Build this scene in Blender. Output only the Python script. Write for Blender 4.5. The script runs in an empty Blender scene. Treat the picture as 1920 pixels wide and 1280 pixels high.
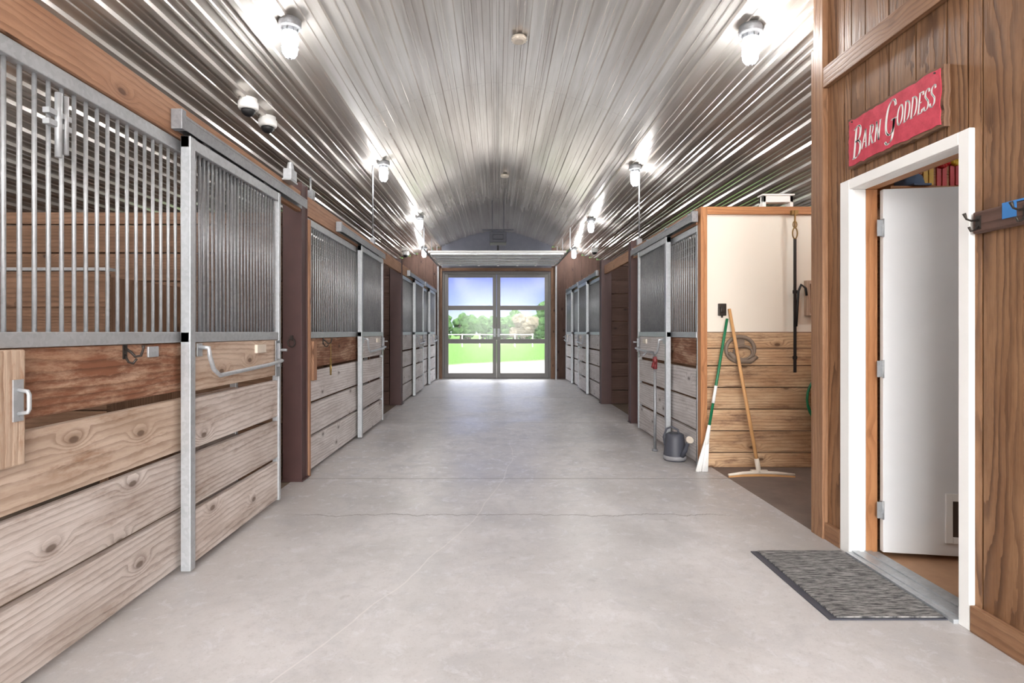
import bpy, math, random, bmesh
from mathutils import Vector, noise, Matrix
random.seed(7)
S = bpy.context.scene
COL = S.collection

# ------------------------------------------------------------------ materials
class NT:
    def __init__(s, name):
        m = bpy.data.materials.new(name); m.use_nodes = True
        s.m = m; s.t = m.node_tree; s.t.nodes.clear()
        s.out = s.n('ShaderNodeOutputMaterial')
    def n(s, k, **kw):
        nd = s.t.nodes.new(k)
        for a, v in kw.items(): setattr(nd, a, v)
        return nd
    def l(s, a, b): s.t.links.new(a, b)
    def setin(s, sock, v):
        if isinstance(v, bpy.types.NodeSocket): s.l(v, sock)
        else: sock.default_value = v
    def math(s, op, a, b=0.0, c=None, clamp=False):
        nd = s.n('ShaderNodeMath', operation=op, use_clamp=clamp)
        s.setin(nd.inputs[0], a); s.setin(nd.inputs[1], b)
        if c is not None: s.setin(nd.inputs[2], c)
        return nd.outputs[0]
    def mix(s, f, a, b, mode='MIX'):
        nd = s.n('ShaderNodeMix', data_type='RGBA', blend_type=mode)
        s.setin(nd.inputs[0], f); s.setin(nd.inputs[6], a); s.setin(nd.inputs[7], b)
        return nd.outputs[2]
    def noise(s, vec, scale=5, detail=4, rough=.5, dist=0):
        nd = s.n('ShaderNodeTexNoise')
        if vec is not None: s.l(vec, nd.inputs['Vector'])
        nd.inputs['Scale'].default_value = scale; nd.inputs['Detail'].default_value = detail
        nd.inputs['Roughness'].default_value = rough; nd.inputs['Distortion'].default_value = dist
        return nd.outputs[0]
    def comb(s, x, y, z=0.0):
        nd = s.n('ShaderNodeCombineXYZ')
        s.setin(nd.inputs[0], x); s.setin(nd.inputs[1], y); s.setin(nd.inputs[2], z)
        return nd.outputs[0]
    def smooth(s, v, a, b, o0=0.0, o1=1.0):
        nd = s.n('ShaderNodeMapRange', interpolation_type='SMOOTHSTEP')
        s.setin(nd.inputs[0], v)
        for i, q in enumerate((a, b, o0, o1)): nd.inputs[i+1].default_value = q
        return nd.outputs[0]
    def pos(s):
        nd = s.n('ShaderNodeNewGeometry'); sp = s.n('ShaderNodeSeparateXYZ')
        s.l(nd.outputs['Position'], sp.inputs[0])
        return nd.outputs['Position'], sp.outputs
    def bsdf(s, color, rough=.6, metal=0.0, bump=None, bs=.3, bd=.01, spec=.5):
        p = s.n('ShaderNodeBsdfPrincipled')
        s.setin(p.inputs['Base Color'], color); s.setin(p.inputs['Roughness'], rough)
        s.setin(p.inputs['Metallic'], metal); p.inputs['Specular IOR Level'].default_value = spec
        if bump is not None:
            b = s.n('ShaderNodeBump'); b.inputs['Strength'].default_value = bs
            b.inputs['Distance'].default_value = bd
            s.l(bump, b.inputs['Height']); s.l(b.outputs[0], p.inputs['Normal'])
        s.l(p.outputs[0], s.out.inputs[0])
        return s.m

def rgb(r, g, b):
    f = lambda c: ((c/255+.055)/1.055)**2.4 if c/255 > .04045 else c/255/12.92
    return (f(r), f(g), f(b), 1)

def plain(name, col, rough=.5, metal=0.0, var=.12, scale=9, spec=.5):
    t = NT(name); P, _ = t.pos()
    n = t.noise(P, scale, 4)
    dk = tuple(c*(1-var*2) for c in col[:3])+(1,)
    return t.bsdf(t.mix(n, dk, tuple(min(1, c*(1+var)) for c in col[:3])+(1,)), rough, metal, spec=spec)

def wood(name, cl, cm, cd, ring=34, nz=6, knot=1.0, stain=None, stain_lo=.45, stain_hi=.6, rough=.75, us=.45, vs=3.0, tone=.2, fine=.5, gl=.42):
    t = NT(name)
    uv = t.n('ShaderNodeUVMap'); sp = t.n('ShaderNodeSeparateXYZ'); t.l(uv.outputs[0], sp.inputs[0])
    at = t.n('ShaderNodeAttribute', attribute_name='rnd')
    u, v = sp.outputs[0], sp.outputs[1]
    u2 = t.math('ADD', u, t.math('MULTIPLY', at.outputs['Fac'], 53.7))
    v2 = t.math('ADD', v, t.math('MULTIPLY', at.outputs['Fac'], 91.3))
    vo = t.n('ShaderNodeTexVoronoi', voronoi_dimensions='2D'); vo.inputs['Scale'].default_value = 1
    t.l(t.comb(t.math('MULTIPLY', u2, 1.9), t.math('MULTIPLY', v2, 3.8)), vo.inputs['Vector'])
    spc = t.n('ShaderNodeSeparateColor'); t.l(vo.outputs['Color'], spc.inputs[0])
    has = t.math('GREATER_THAN', spc.outputs[0], .5)
    d = vo.outputs['Distance']
    near = t.math('MULTIPLY', t.smooth(d, 0.0, .25, 1, 0), has)
    n1 = t.noise(t.comb(t.math('MULTIPLY', u2, us), t.math('MULTIPLY', v2, vs)), 1, 2, .45)
    wob = t.noise(t.comb(t.math('MULTIPLY', u2, 6), t.math('MULTIPLY', v2, 20)), 1, 3, .6)
    rc = t.math('ADD', t.math('MULTIPLY', v2, ring), t.math('MULTIPLY', n1, nz))
    rc = t.math('ADD', rc, t.math('MULTIPLY', wob, .8))
    rc = t.math('ADD', rc, t.math('MULTIPLY', near, 2.4*knot))
    w = t.math('FRACT', rc)
    wl = t.math('MULTIPLY', t.smooth(w, .35, .93), t.smooth(w, .93, 1.0, 1, 0))
    fn = t.noise(t.comb(t.math('MULTIPLY', u2, 5), t.math('MULTIPLY', v2, 160)), 1, 3, .6)
    big = t.noise(t.comb(t.math('MULTIPLY', u2, 1.6), t.math('MULTIPLY', v2, 7)), 1, 5, .7)
    vis = t.noise(t.comb(t.math('MULTIPLY', u2, 1.1), t.math('MULTIPLY', v2, 10), 4.0), 1, 3, .6)
    c = t.mix(t.smooth(big, .35, .65), cl, cm)
    c = t.mix(t.math('MULTIPLY', t.math('MULTIPLY', wl, gl*1.5), t.smooth(vis, .3, .65, .35, 1)), c, cd)
    c = t.mix(t.math('MULTIPLY', fn, fine), c, cm)
    if stain is not None:
        sn = t.noise(t.comb(t.math('MULTIPLY', u2, 2.0), t.math('MULTIPLY', v2, 8)), 1, 7, .75)
        sf = t.smooth(sn, stain_lo, stain_hi)
        c = t.mix(sf, c, t.mix(t.math('MULTIPLY', wl, .6), stain, tuple(x*.4 for x in stain[:3])+(1,)))
    if knot > 0:
        kn = t.math('MULTIPLY', t.smooth(d, .035, .065, 1, 0), has)
        c = t.mix(t.math('MULTIPLY', kn, .8*min(1, knot)), c, tuple(x*.35 for x in cd[:3])+(1,))
        halo = t.math('MULTIPLY', t.smooth(d, .06, .14, 1, 0), has)
        c = t.mix(t.math('MULTIPLY', halo, .35*min(1, knot)), c, cd)
    ton = t.math('ADD', t.math('MULTIPLY', at.outputs['Fac'], tone), 1-tone/2)
    hs = t.n('ShaderNodeHueSaturation'); t.l(ton, hs.inputs['Value']); t.l(c, hs.inputs['Color'])
    return t.bsdf(hs.outputs[0], rough, 0, bump=t.math('SUBTRACT', fn, t.math('MULTIPLY', wl, .5)), bs=.35, bd=.004, spec=.25)

M = {}
M['pale'] = wood('weathered_pale_boards', rgb(216,208,203), rgb(184,172,164), rgb(124,106,95), stain=rgb(162,144,132), stain_lo=.48, stain_hi=.72)
M['midtan'] = wood('weathered_tan_boards', rgb(212,194,178), rgb(182,160,142), rgb(122,96,78), stain=rgb(156,124,102), stain_lo=.5, stain_hi=.72)
M['pale_gray'] = wood('weathered_gray_boards', rgb(218,214,213), rgb(192,186,184), rgb(130,120,116), stain=rgb(164,154,150), stain_lo=.52, stain_hi=.78)
M['stained'] = wood('stained_top_boards', rgb(196,168,146), rgb(164,130,106), rgb(88,58,42), stain=rgb(128,86,64), stain_lo=.36, stain_hi=.56)
M['beam'] = wood('orange_beam_wood', rgb(180,140,112), rgb(156,116,90), rgb(110,76,56), rough=.6)
M['fresh'] = wood('fresh_light_wood', rgb(208,188,168), rgb(184,160,140), rgb(144,112,90), knot=.3, stain=rgb(162,122,96), stain_lo=.48, stain_hi=.66)
M['orange'] = wood('orange_frame_wood', rgb(196,142,98), rgb(176,122,82), rgb(136,86,56), rough=.5, knot=.3)
M['wash'] = wood('wash_wall_boards', rgb(212,184,150), rgb(180,144,110), rgb(108,76,56), stain=rgb(132,100,80), stain_lo=.48, stain_hi=.7)
M['office'] = wood('stained_plywood_siding', rgb(150,114,84), rgb(124,89,62), rgb(64,40,27), ring=26, nz=12, knot=.1, us=.45, vs=4, rough=.5, tone=.3, gl=.6)
M['officetrim'] = wood('stained_trim_wood', rgb(156,120,92), rgb(134,98,72), rgb(92,64,46), knot=.3, rough=.5)
M['dark'] = wood('dark_partition_boards', rgb(136,106,86), rgb(108,82,64), rgb(64,46,36))
M['redbrown'] = wood('reddish_brown_boards', rgb(104,82,74), rgb(86,66,58), rgb(56,40,36))

def galv(name, a, b, rough=.42, metal=.5):
    t = NT(name); P, _ = t.pos()
    vo = t.n('ShaderNodeTexVoronoi'); vo.inputs['Scale'].default_value = 60; t.l(P, vo.inputs['Vector'])
    sp = t.n('ShaderNodeSeparateColor'); t.l(vo.outputs['Color'], sp.inputs[0])
    n = t.noise(P, 6, 4)
    f = t.math('ADD', t.math('MULTIPLY', sp.outputs[0], .3), t.math('MULTIPLY', n, .6))
    return t.bsdf(t.mix(f, a, b), rough, metal)
M['galv'] = galv('galvanized_steel', rgb(160,164,168), rgb(200,204,208))
M['galvdark'] = galv('dull_galvanized_steel', rgb(120,122,126), rgb(166,168,172))
M['maroon'] = plain('maroon_painted_steel', rgb(74,48,46), .5)
M['white'] = plain('white_paint', rgb(244,244,242), .45, var=.02)
M['whiteleaf'] = plain('white_door_paint', rgb(232,234,236), .4, var=.02)
M['whitepanel'] = plain('white_panel', rgb(236,229,216), .5, var=.02, scale=2)
M['black'] = plain('black_rubber', rgb(30,30,32), .5)
M['iron'] = plain('black_iron', rgb(62,56,52), .45, .6)
M['flap'] = plain('brown_tinted_flap', rgb(84,70,62), .4)
M['bronze'] = plain('gray_bronze_aluminium', rgb(96,93,91), .4, .1, var=.05)
M['green'] = plain('green_plastic', rgb(20,115,76), .35)
M['redp'] = plain('red_paint', rgb(116,36,40), .45)
M['grayp'] = plain('slate_gray_plastic', rgb(66,68,78), .5)
M['graylt'] = plain('light_gray_plastic', rgb(140,140,144), .4)
M['graytan'] = plain('gray_tan_plastic', rgb(128,112,98), .5)
M['tan'] = plain('tan_wood_handle', rgb(210,160,106), .45)
M['beige'] = plain('beige_plastic', rgb(218,208,194), .4)
M['blue'] = plain('blue_tape', rgb(60,130,200), .6)
M['yellow'] = plain('yellow_ribbon', rgb(235,190,50), .5)
M['redr'] = plain('red_ribbon', rgb(205,34,40), .5)
M['gold'] = plain('brass', rgb(140,116,70), .4, .7)
M['dirt'] = plain('stall_bedding', rgb(124,108,94), .95, var=.25, scale=25)
M['officefloor'] = plain('tan_office_floor', rgb(186,146,114), .6, var=.12, scale=14)
M['gable'] = plain('gray_gable_liner', rgb(84,86,98), .5, .1)
M['opener'] = plain('dark_opener_metal', rgb(44,46,56), .5, .2)
M['jacket'] = plain('blue_gray_fabric', rgb(100,120,150), .8)
M['apron'] = plain('pale_concrete_apron', rgb(215,210,204), .8)

def emit(name, col, st):
    t = NT(name); e = t.n('ShaderNodeEmission'); e.inputs[0].default_value = col; e.inputs[1].default_value = st
    t.l(e.outputs[0], t.out.inputs[0]); return t.m
M['jar'] = emit('glowing_glass_jar', (1, .985, .97, 1), 190)

t = NT('concrete'); P, X = t.pos()
n1 = t.noise(P, 1.1, 6, .6, .4); n2 = t.noise(P, 14, 5, .7); n3 = t.noise(P, 90, 2, .5)
c = t.mix(t.smooth(n1, .35, .68), rgb(184,182,182), rgb(207,205,206))
c = t.mix(t.math('MULTIPLY', t.smooth(n2, .45, .75), .32), c, rgb(158,155,154))
c = t.mix(t.math('MULTIPLY', t.smooth(n3, .55, .8), .28), c, rgb(130,126,123))
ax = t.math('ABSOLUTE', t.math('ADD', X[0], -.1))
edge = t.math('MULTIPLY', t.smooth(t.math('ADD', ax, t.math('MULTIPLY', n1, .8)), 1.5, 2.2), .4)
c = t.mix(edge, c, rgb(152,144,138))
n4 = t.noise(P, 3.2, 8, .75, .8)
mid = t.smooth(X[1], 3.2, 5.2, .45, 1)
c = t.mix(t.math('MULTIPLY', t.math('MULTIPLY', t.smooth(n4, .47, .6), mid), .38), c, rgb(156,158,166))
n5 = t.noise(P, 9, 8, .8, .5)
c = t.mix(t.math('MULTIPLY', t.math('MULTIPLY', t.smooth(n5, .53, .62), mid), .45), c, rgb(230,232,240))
n6 = t.noise(P, 5, 3, .5)
c = t.mix(t.math('MULTIPLY', t.smooth(n6, .68, .74), .3), c, rgb(142,138,136))
def line(coord, at, w):
    d = t.math('ABSOLUTE', t.math('SUBTRACT', coord, at)); return t.smooth(d, w*.4, w, 1, 0)
J = None
for y in (4.8, 7.75, 10.7, 13.6, 1.2, -1.8):
    q = line(X[1], y, .011); J = q if J is None else t.math('MAXIMUM', J, q)
nw = t.noise(t.comb(X[0], 0.0), 2.2, 6, .7)
q = line(t.math('ADD', X[1], t.math('MULTIPLY', nw, .3)), 4.0, .010)
q = t.math('MULTIPLY', q, t.smooth(X[0], -1.5, -1.2)); q = t.math('MULTIPLY', q, t.smooth(X[0], 1.4, 1.7, 1, 0))
J = t.math('MAXIMUM', J, t.math('MULTIPLY', q, .85))
c = t.mix(t.math('MULTIPLY', J, .7), c, rgb(90,82,76))
curve = t.math('ADD', X[0], t.math('ADD', t.math('MULTIPLY', t.math('POWER', t.math('SUBTRACT', X[1], 6.2), 2), .055),
         t.math('MULTIPLY', t.noise(t.comb(0.0, X[1]), 1.5, 3), .12)))
q = line(curve, .22, .006); q = t.math('MULTIPLY', q, t.math('LESS_THAN', X[1], 6.4))
c = t.mix(t.math('MULTIPLY', q, .3), c, rgb(236,232,228))
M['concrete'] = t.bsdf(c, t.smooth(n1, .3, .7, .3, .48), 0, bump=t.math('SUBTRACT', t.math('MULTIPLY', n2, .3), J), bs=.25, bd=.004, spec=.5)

t = NT('ribbed_ceiling_metal'); P, X = t.pos()
n = t.noise(t.comb(t.math('MULTIPLY', X[0], 6), t.math('MULTIPLY', X[1], .35), 0.0), 1, 4, .6)
c = t.mix(t.smooth(n, .3, .7), rgb(204,198,192), rgb(238,235,231))
J = None
for y in (2.0, 6.1, 10.2, 14.0):
    d = t.math('ABSOLUTE', t.math('SUBTRACT', X[1], y)); q = t.smooth(d, .002, .008, 1, 0)
    J = q if J is None else t.math('MAXIMUM', J, q)
c = t.mix(t.math('MULTIPLY', J, .25), c, rgb(140,136,132))
M['ceil'] = t.bsdf(c, .19, .62)

t = NT('door_mat_carpet'); P, X = t.pos()
n = t.noise(t.comb(t.math('MULTIPLY', X[0], 12), t.math('MULTIPLY', X[1], 100)), 1, 5, .75)
M['mat'] = t.bsdf(t.mix(t.smooth(n, .4, .6), rgb(58,58,60), rgb(150,148,146)), .95, 0, bump=n, bs=.6, bd=.01)
t = NT('wash_floor_mat'); P, X = t.pos()
n = t.noise(P, 4, 6, .7)
M['washfloor'] = t.bsdf(t.mix(n, rgb(84,72,66), rgb(134,118,108)), .8, 0, bump=n, bs=.3)

t = NT('red_sign_paint'); P, X = t.pos()
n = t.noise(P, 12, 6, .7); n2 = t.noise(P, 60, 4, .7)
c = t.mix(t.smooth(n, .3, .7), rgb(174,42,62), rgb(206,70,90))
c = t.mix(t.math('MULTIPLY', t.smooth(n2, .62, .72), .45), c, rgb(116,70,54))
M['signred'] = t.bsdf(c, .6)

t = NT('outdoor_ground'); P, X = t.pos()
n = t.noise(P, .12, 4, .6); nf = t.noise(P, 3, 5, .7)
g = t.mix(nf, rgb(46,72,28), rgb(64,90,38))
gr = t.mix(nf, rgb(112,108,104), rgb(128,124,120))
road = t.smooth(t.math('ABSOLUTE', t.math('SUBTRACT', X[1], t.math('ADD', 62, t.math('MULTIPLY', n, 8)))), 4, 6, 1, 0)
f = t.math('MAXIMUM', t.smooth(t.math('ADD', t.math('MULTIPLY', X[0], -1.0), t.math('ADD', X[1], t.math('MULTIPLY', n, 5))), 24.5, 27, 1, 0), t.math('MULTIPLY', road, .5))
M['ground'] = t.bsdf(t.mix(f, g, gr), .95, spec=.1)
def foliage(name, a, b):
    t = NT(name); P, X = t.pos(); n = t.noise(P, 1.6, 6, .8)
    return t.bsdf(t.mix(t.smooth(n, .35, .65), a, b), .9, 0, bump=n, bs=1, bd=.3, spec=.1)
M['leaf'] = foliage('green_leaves', rgb(22,46,24), rgb(56,82,42))
M['leaf2'] = foliage('pale_blossom_leaves', rgb(62,60,48), rgb(98,92,80))
M['bark'] = plain('bark', rgb(50,42,36), .9)
t = NT('window_glass')
tr = t.n('ShaderNodeBsdfTransparent'); gl = t.n('ShaderNodeBsdfGlossy'); gl.inputs['Roughness'].default_value = .15
mx = t.n('ShaderNodeMixShader'); mx.inputs[0].default_value = .02
t.l(tr.outputs[0], mx.inputs[1]); t.l(gl.outputs[0], mx.inputs[2]); t.l(mx.outputs[0], t.out.inputs[0])
M['glass'] = t.m

# ------------------------------------------------------------------ mesh builder
class MB:
    def __init__(s): s.v=[]; s.f=[]; s.mi=[]; s.r=[]; s.uv=[]; s.sm=[]
    def face(s, idx, m, r, uvs, sm=False):
        s.f.append(idx); s.mi.append(m); s.r.append(r); s.uv.append(uvs); s.sm.append(sm)
    def box(s, x0,x1,y0,y1,z0,z1, m=0, r=None):
        if r is None: r = random.random()
        x0,x1=min(x0,x1),max(x0,x1); y0,y1=min(y0,y1),max(y0,y1); z0,z1=min(z0,z1),max(z0,z1)
        b=len(s.v); vs=[(x,y,z) for x in (x0,x1) for y in (y0,y1) for z in (z0,z1)]
        s.v+=vs
        d=[x1-x0,y1-y0,z1-z0]; o=sorted(range(3), key=lambda i:-d[i]); a=o[0]
        for q in ((0,1,3,2),(4,6,7,5),(0,4,5,1),(2,3,7,6),(0,2,6,4),(1,5,7,3)):
            pts=[vs[i] for i in q]
            const=[i for i in range(3) if len({round(p[i],6) for p in pts})==1][0]
            ax=[i for i in range(3) if i!=const]
            if a in ax: ua=a; va=[i for i in ax if i!=a][0]
            else: ua,va=ax
            s.face([b+i for i in q], m, r, [(p[ua],p[va]) for p in pts])
        return s
    def frustum(s, pts8, m=0, r=None):
        if r is None: r=random.random()
        b=len(s.v); s.v+=pts8
        for q in ((0,1,3,2),(4,6,7,5),(0,4,5,1),(2,3,7,6),(0,2,6,4),(1,5,7,3)):
            s.face([b+i for i in q], m, r, [(0,0),(.1,0),(.1,.1),(0,.1)])
        return s
    def cyl(s, p0,p1,r0,r1=None,n=12,m=0):
        return s.tube([p0,p1],[r0, r0 if r1 is None else r1],n,m)
    def tube(s, pts, rad, n=10, m=0, caps=True, closed=False):
        pts=[Vector(p) for p in pts]; k=len(pts)
        if not isinstance(rad,(list,tuple)): rad=[rad]*k
        r=random.random(); b=len(s.v); prev=None
        for i,p in enumerate(pts):
            if closed: t=(pts[(i+1)%k]-pts[i-1])
            else: t=(pts[min(i+1,k-1)]-pts[max(i-1,0)])
            t.normalize()
            if prev is None:
                a=Vector((0,0,1)) if abs(t.z)<.9 else Vector((1,0,0))
                nrm=t.cross(a).normalized()
            else:
                nrm=(prev-t*prev.dot(t)).normalized()
            prev=nrm; bi=t.cross(nrm)
            for j in range(n):
                an=2*math.pi*j/n
                s.v.append(tuple(p+(nrm*math.cos(an)+bi*math.sin(an))*rad[i]))
        for i in range(k if closed else k-1):
            i2=(i+1)%k
            for j in range(n):
                j2=(j+1)%n
                s.face([b+i*n+j,b+i*n+j2,b+i2*n+j2,b+i2*n+j],m,r,[(0,j/n*.1),(0,(j+1)/n*.1),(.2,(j+1)/n*.1),(.2,j/n*.1)],True)
        if caps and not closed:
            s.face([b+j for j in range(n)][::-1],m,r,[(0,0)]*n)
            s.face([b+(k-1)*n+j for j in range(n)],m,r,[(0,0)]*n)
        return s
    def lathe(s, prof, c=(0,0,0), n=24, m=0):
        b=len(s.v); r=random.random(); k=len(prof)
        for (rr,z) in prof:
            for j in range(n):
                an=2*math.pi*j/n; s.v.append((c[0]+rr*math.cos(an),c[1]+rr*math.sin(an),c[2]+z))
        for i in range(k-1):
            for j in range(n):
                j2=(j+1)%n
                s.face([b+i*n+j,b+i*n+j2,b+(i+1)*n+j2,b+(i+1)*n+j],m,r,[(0,0),(.1,0),(.1,.1),(0,.1)],True)
        s.face([b+j for j in range(n)][::-1],m,r,[(0,0)]*n); s.face([b+(k-1)*n+j for j in range(n)],m,r,[(0,0)]*n)
        return s
    def build(s, name, mats, origin=(0,0,0), parent=None, bevel=0, label=None, cat=None, kind=None, group=None, local=False):
        me=bpy.data.meshes.new(name)
        o=Vector(origin)
        vs=s.v if local else [tuple(Vector(p)-o) for p in s.v]
        me.from_pydata(vs,[],s.f)
        if not isinstance(mats,(list,tuple)): mats=[mats]
        for m in mats: me.materials.append(m)
        me.polygons.foreach_set('material_index', s.mi); me.polygons.foreach_set('use_smooth', s.sm)
        uvl=me.uv_layers.new(name='UVMap'); flat=[c for f in s.uv for p in f for c in p]
        uvl.data.foreach_set('uv', flat)
        at=me.attributes.new('rnd','FLOAT','FACE'); at.data.foreach_set('value', s.r)
        me.update()
        ob=bpy.data.objects.new(name, me); COL.objects.link(ob)
        if parent is not None: ob.parent=parent; ob.location=(0,0,0) if local or tuple(parent.location)==tuple(o) else tuple(o-parent.location)
        else: ob.location=o
        if bevel:
            b=ob.modifiers.new('bevel','BEVEL'); b.width=bevel; b.segments=2; b.limit_method='ANGLE'
        tag(ob,label,cat,kind,group)
        return ob
def tag(ob,label=None,cat=None,kind=None,group=None):
    if label: ob['label']=label
    if cat: ob['category']=cat
    if kind: ob['kind']=kind
    if group: ob['group']=group
def thing(name, loc, label, cat, group=None, kind=None):
    e=bpy.data.objects.new(name,None); e.empty_display_size=.1; e.location=loc; COL.objects.link(e)
    tag(e,label,cat,kind,group); return e
def dup(e, loc, label=None):
    c=e.copy(); COL.objects.link(c); c.location=loc
    if label: c['label']=label
    for ch in list(e.children):
        q=ch.copy(); COL.objects.link(q); q.parent=c
    return c

# ------------------------------------------------------------------ room shell
YN, YF = -3.6, 15.0
def zc(x):
    a=abs(x)
    if a<1.5: return 3.95-.43*(a/1.5)**1.6
    return 3.52-.28*(a-1.5)
mb=MB(); pitch=.2286; prof=[]
x=-5.6
while x<5.6:
    for dx,dz in ((0,0),(.050,0),(.054,-.009),(.070,-.009),(.074,0),(.108,0),(.112,-.009),(.128,-.009),(.132,0),(.170,0),(.176,-.026),(.212,-.026),(.218,0)):
        prof.append((x+dx, zc(x+dx)+dz))
    x+=pitch
ys=[YN-.2,2.0,6.1,10.2,14.0,YF+.25]
for y in ys:
    for p in prof: mb.v.append((p[0],y,p[1]))
k=len(prof)
for j in range(len(ys)-1):
    for i in range(k-1):
        mb.face([j*k+i,j*k+i+1,(j+1)*k+i+1,(j+1)*k+i],0,.5,[(0,0)]*4)
top=len(mb.v)
xs=[-5.6,-1.5,0,1.5,5.6]
for y in (YN-.2,YF+.25):
    for xx in xs: mb.v.append((xx,y,zc(xx)+.12))
for i in range(4): mb.face([top+i,top+5+i,top+6+i,top+1+i],0,.5,[(0,0)]*4)
mb.build('ceiling',M['ceil'],kind='structure',label='ribbed white metal liner ceiling with rounded ridge')

MB().box(-1.72,1.98,YN-1,YF+.3,-.12,0).build('floor',M['concrete'],kind='structure',label='worn light gray concrete aisle floor with joints')
MB().box(-5.5,-1.72,YN-1,YF+.2,-.12,-.005).build('floor',M['dirt'],kind='structure',label='dusty brown stall ground')
mb=MB(); mb.box(1.98,5.5,3.5,5.25,-.12,0,0); mb.build('floor',M['washfloor'],kind='structure',label='dark brown rubber floor of the wash bay')
MB().box(1.98,5.5,5.25,YF+.2,-.12,-.005).build('floor',M['dirt'],kind='structure',label='dusty brown stall ground')
MB().box(1.98,5.5,YN-1,3.5,-.12,.0).build('floor',M['officefloor'],kind='structure',label='tan tack room floor')

def boardwall(mb, axis, a0,a1, c0,c1, z0,z1, bh, gap, m=0):
    z=z0
    while z<z1-.02:
        zt=min(z+bh,z1)
        if axis=='x': mb.box(a0,a1,c0,c1,z,zt-gap,m)
        else: mb.box(c0,c1,a0,a1,z,zt-gap,m)
        z+=bh
mb=MB(); boardwall(mb,'y',YN,YF,-5.55,-5.4,0,2.6,.24,.003); mb.build('wall_left',M['dark'],kind='structure',label='brown horizontal board outer wall')
mb=MB(); boardwall(mb,'y',YN,YF,5.4,5.55,0,2.6,.24,.003); mb.build('wall_right',M['dark'],kind='structure',label='brown horizontal board outer wall')
mb=MB()
def vboards(mb,x0,x1,y0,y1,z0,m,w=.2,gap=.004):
    x=x0
    while x<x1-.01:
        xe=min(x+w,x1); mb.box(x,xe-gap,y0,y1,z0,min(zc(x),zc(xe))+.02,m); x=xe
vboards(mb,-5.5,-1.48,YF,YF+.15,0,0); vboards(mb,1.45,5.5,YF,YF+.15,0,0)
vboards(mb,-1.48,1.45,YF,YF+.15,2.88,1,.08,0)
mb.build('wall_far',[M['redbrown'],M['gable']],kind='structure',label='dark reddish brown end wall with gray gable')
mb=MB()
vboards(mb,-5.5,-2.0,YN-.15,YN,0,0); vboards(mb,2.0,5.5,YN-.15,YN,0,0)
mb.build('wall_near',[M['redbrown']],kind='structure',label='dark reddish brown end wall beside open doorway')
mb=MB(); mb.box(-1.56,-1.46,YF-.05,YF,0,2.95); mb.box(1.43,1.55,YF-.05,YF,0,2.95); mb.box(-1.46,1.43,YF-.05,YF,2.86,2.95)
mb.build('trim_1',M['dark'],kind='structure',label='brown trim boards around the end doorway')

# tack room wall
mb=MB()
A_,B_=2.412,3.16
oy0,oy1,oz=A_-.02,B_+.02,2.07
y=-3.6
while y<3.5-.01:
    ye=min(y+.185,3.5)
    if ye<=oy0+.001 or y>=oy1-.001: segs=[(0,y,ye)]
    elif y<oy0: segs=[(0,y,oy0),(oz,oy0,ye)]
    elif ye>oy1: segs=[(oz,y,oy1),(0,oy1,ye)]
    else: segs=[(oz,y,ye)]
    for z0,ya,yb in segs:
        mb.box(2.0,2.02,ya+.004,yb-.005,z0,3.36)
    y=ye
mb.box(2.014,2.12,-3.6,oy0,0,3.36,1); mb.box(2.014,2.12,oy1,3.49,0,3.36,1); mb.box(2.014,2.12,oy0,oy1,oz,3.36,1)
mb.build('wall_office',[M['office'],M['dark']],kind='structure',label='golden brown grooved plywood siding wall of tack room')
mb=MB(); boardwall(mb,'x',2.12,5.4,3.40,3.5,0,2.95,.2,.003); mb.build('wall_office_end',M['orange'],kind='structure',label='orange-brown board end wall of tack room')
mb=MB(); mb.box(1.965,2.0,3.4,3.5,0,3.36); mb.box(1.965,2.12,3.5,3.525,0,3.0); mb.build('trim_2',M['officetrim'],kind='structure',label='brown corner board of tack room wall',bevel=.003)
MB().box(1.967,2.0,-3.6,3.4,2.72,2.84).build('trim_3',M['officetrim'],kind='structure',label='brown horizontal batten on siding',bevel=.003)
MB().box(1.975,2.0,3.25,3.4,0,.1).build('baseboard_far',M['officetrim'],kind='structure',label='short brown baseboard',bevel=.003)
MB().box(1.972,2.0,-3.6,2.35,0,.11).build('baseboard_near',M['officetrim'],kind='structure',label='brown wooden baseboard',bevel=.003)
mb=MB()
mb.box(1.975,2.0,B_,3.243,0,2.105); mb.box(1.975,2.0,2.355,A_,0,2.105); mb.box(1.975,2.0,A_,B_,2.05,2.105)
mb.box(2.0,2.07,B_,B_+.02,0,2.05); mb.box(2.0,2.07,A_-.02,A_,0,2.05); mb.box(2.0,2.07,A_-.02,B_+.02,2.05,2.07)
mb.box(2.07,2.135,B_,B_+.02,0,2.05,1); mb.box(2.07,2.135,A_-.02,A_,0,2.05,1); mb.box(2.07,2.135,A_-.02,B_+.02,2.05,2.07,1)
mb.build('trim_4',[M['white'],M['orange']],kind='structure',label='white door casing with orange wood jamb',bevel=.003)
MB().box(1.955,2.14,A_,B_,0,.018).box(1.99,2.03,A_,B_,.018,.024).box(2.06,2.1,A_,B_,.018,.024).build('trim_5',M['galv'],kind='structure',label='metal door threshold')
hinge=thing('door_1',(2.14,B_-.005,0),'white flat interior door standing open with pet flap','door',kind='structure')
hinge.rotation_euler=(0,0,math.radians(-9))
MB().box(.004,.745,-.036,0,.03,2.04).build('leaf',M['whiteleaf'],parent=hinge,local=True,bevel=.002)
for z in (.22,1.0,1.78):
    mb=MB(); mb.box(-.03,.0,-.045,-.04,z,z+.09); mb.cyl((0,-.043,z-.005),(0,-.043,z+.095),.006); mb.box(0,.004,-.04,-.003,z,z+.09)
    mb.build('hinge',M['galv'],parent=hinge,local=True,label='steel butt hinge')
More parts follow.
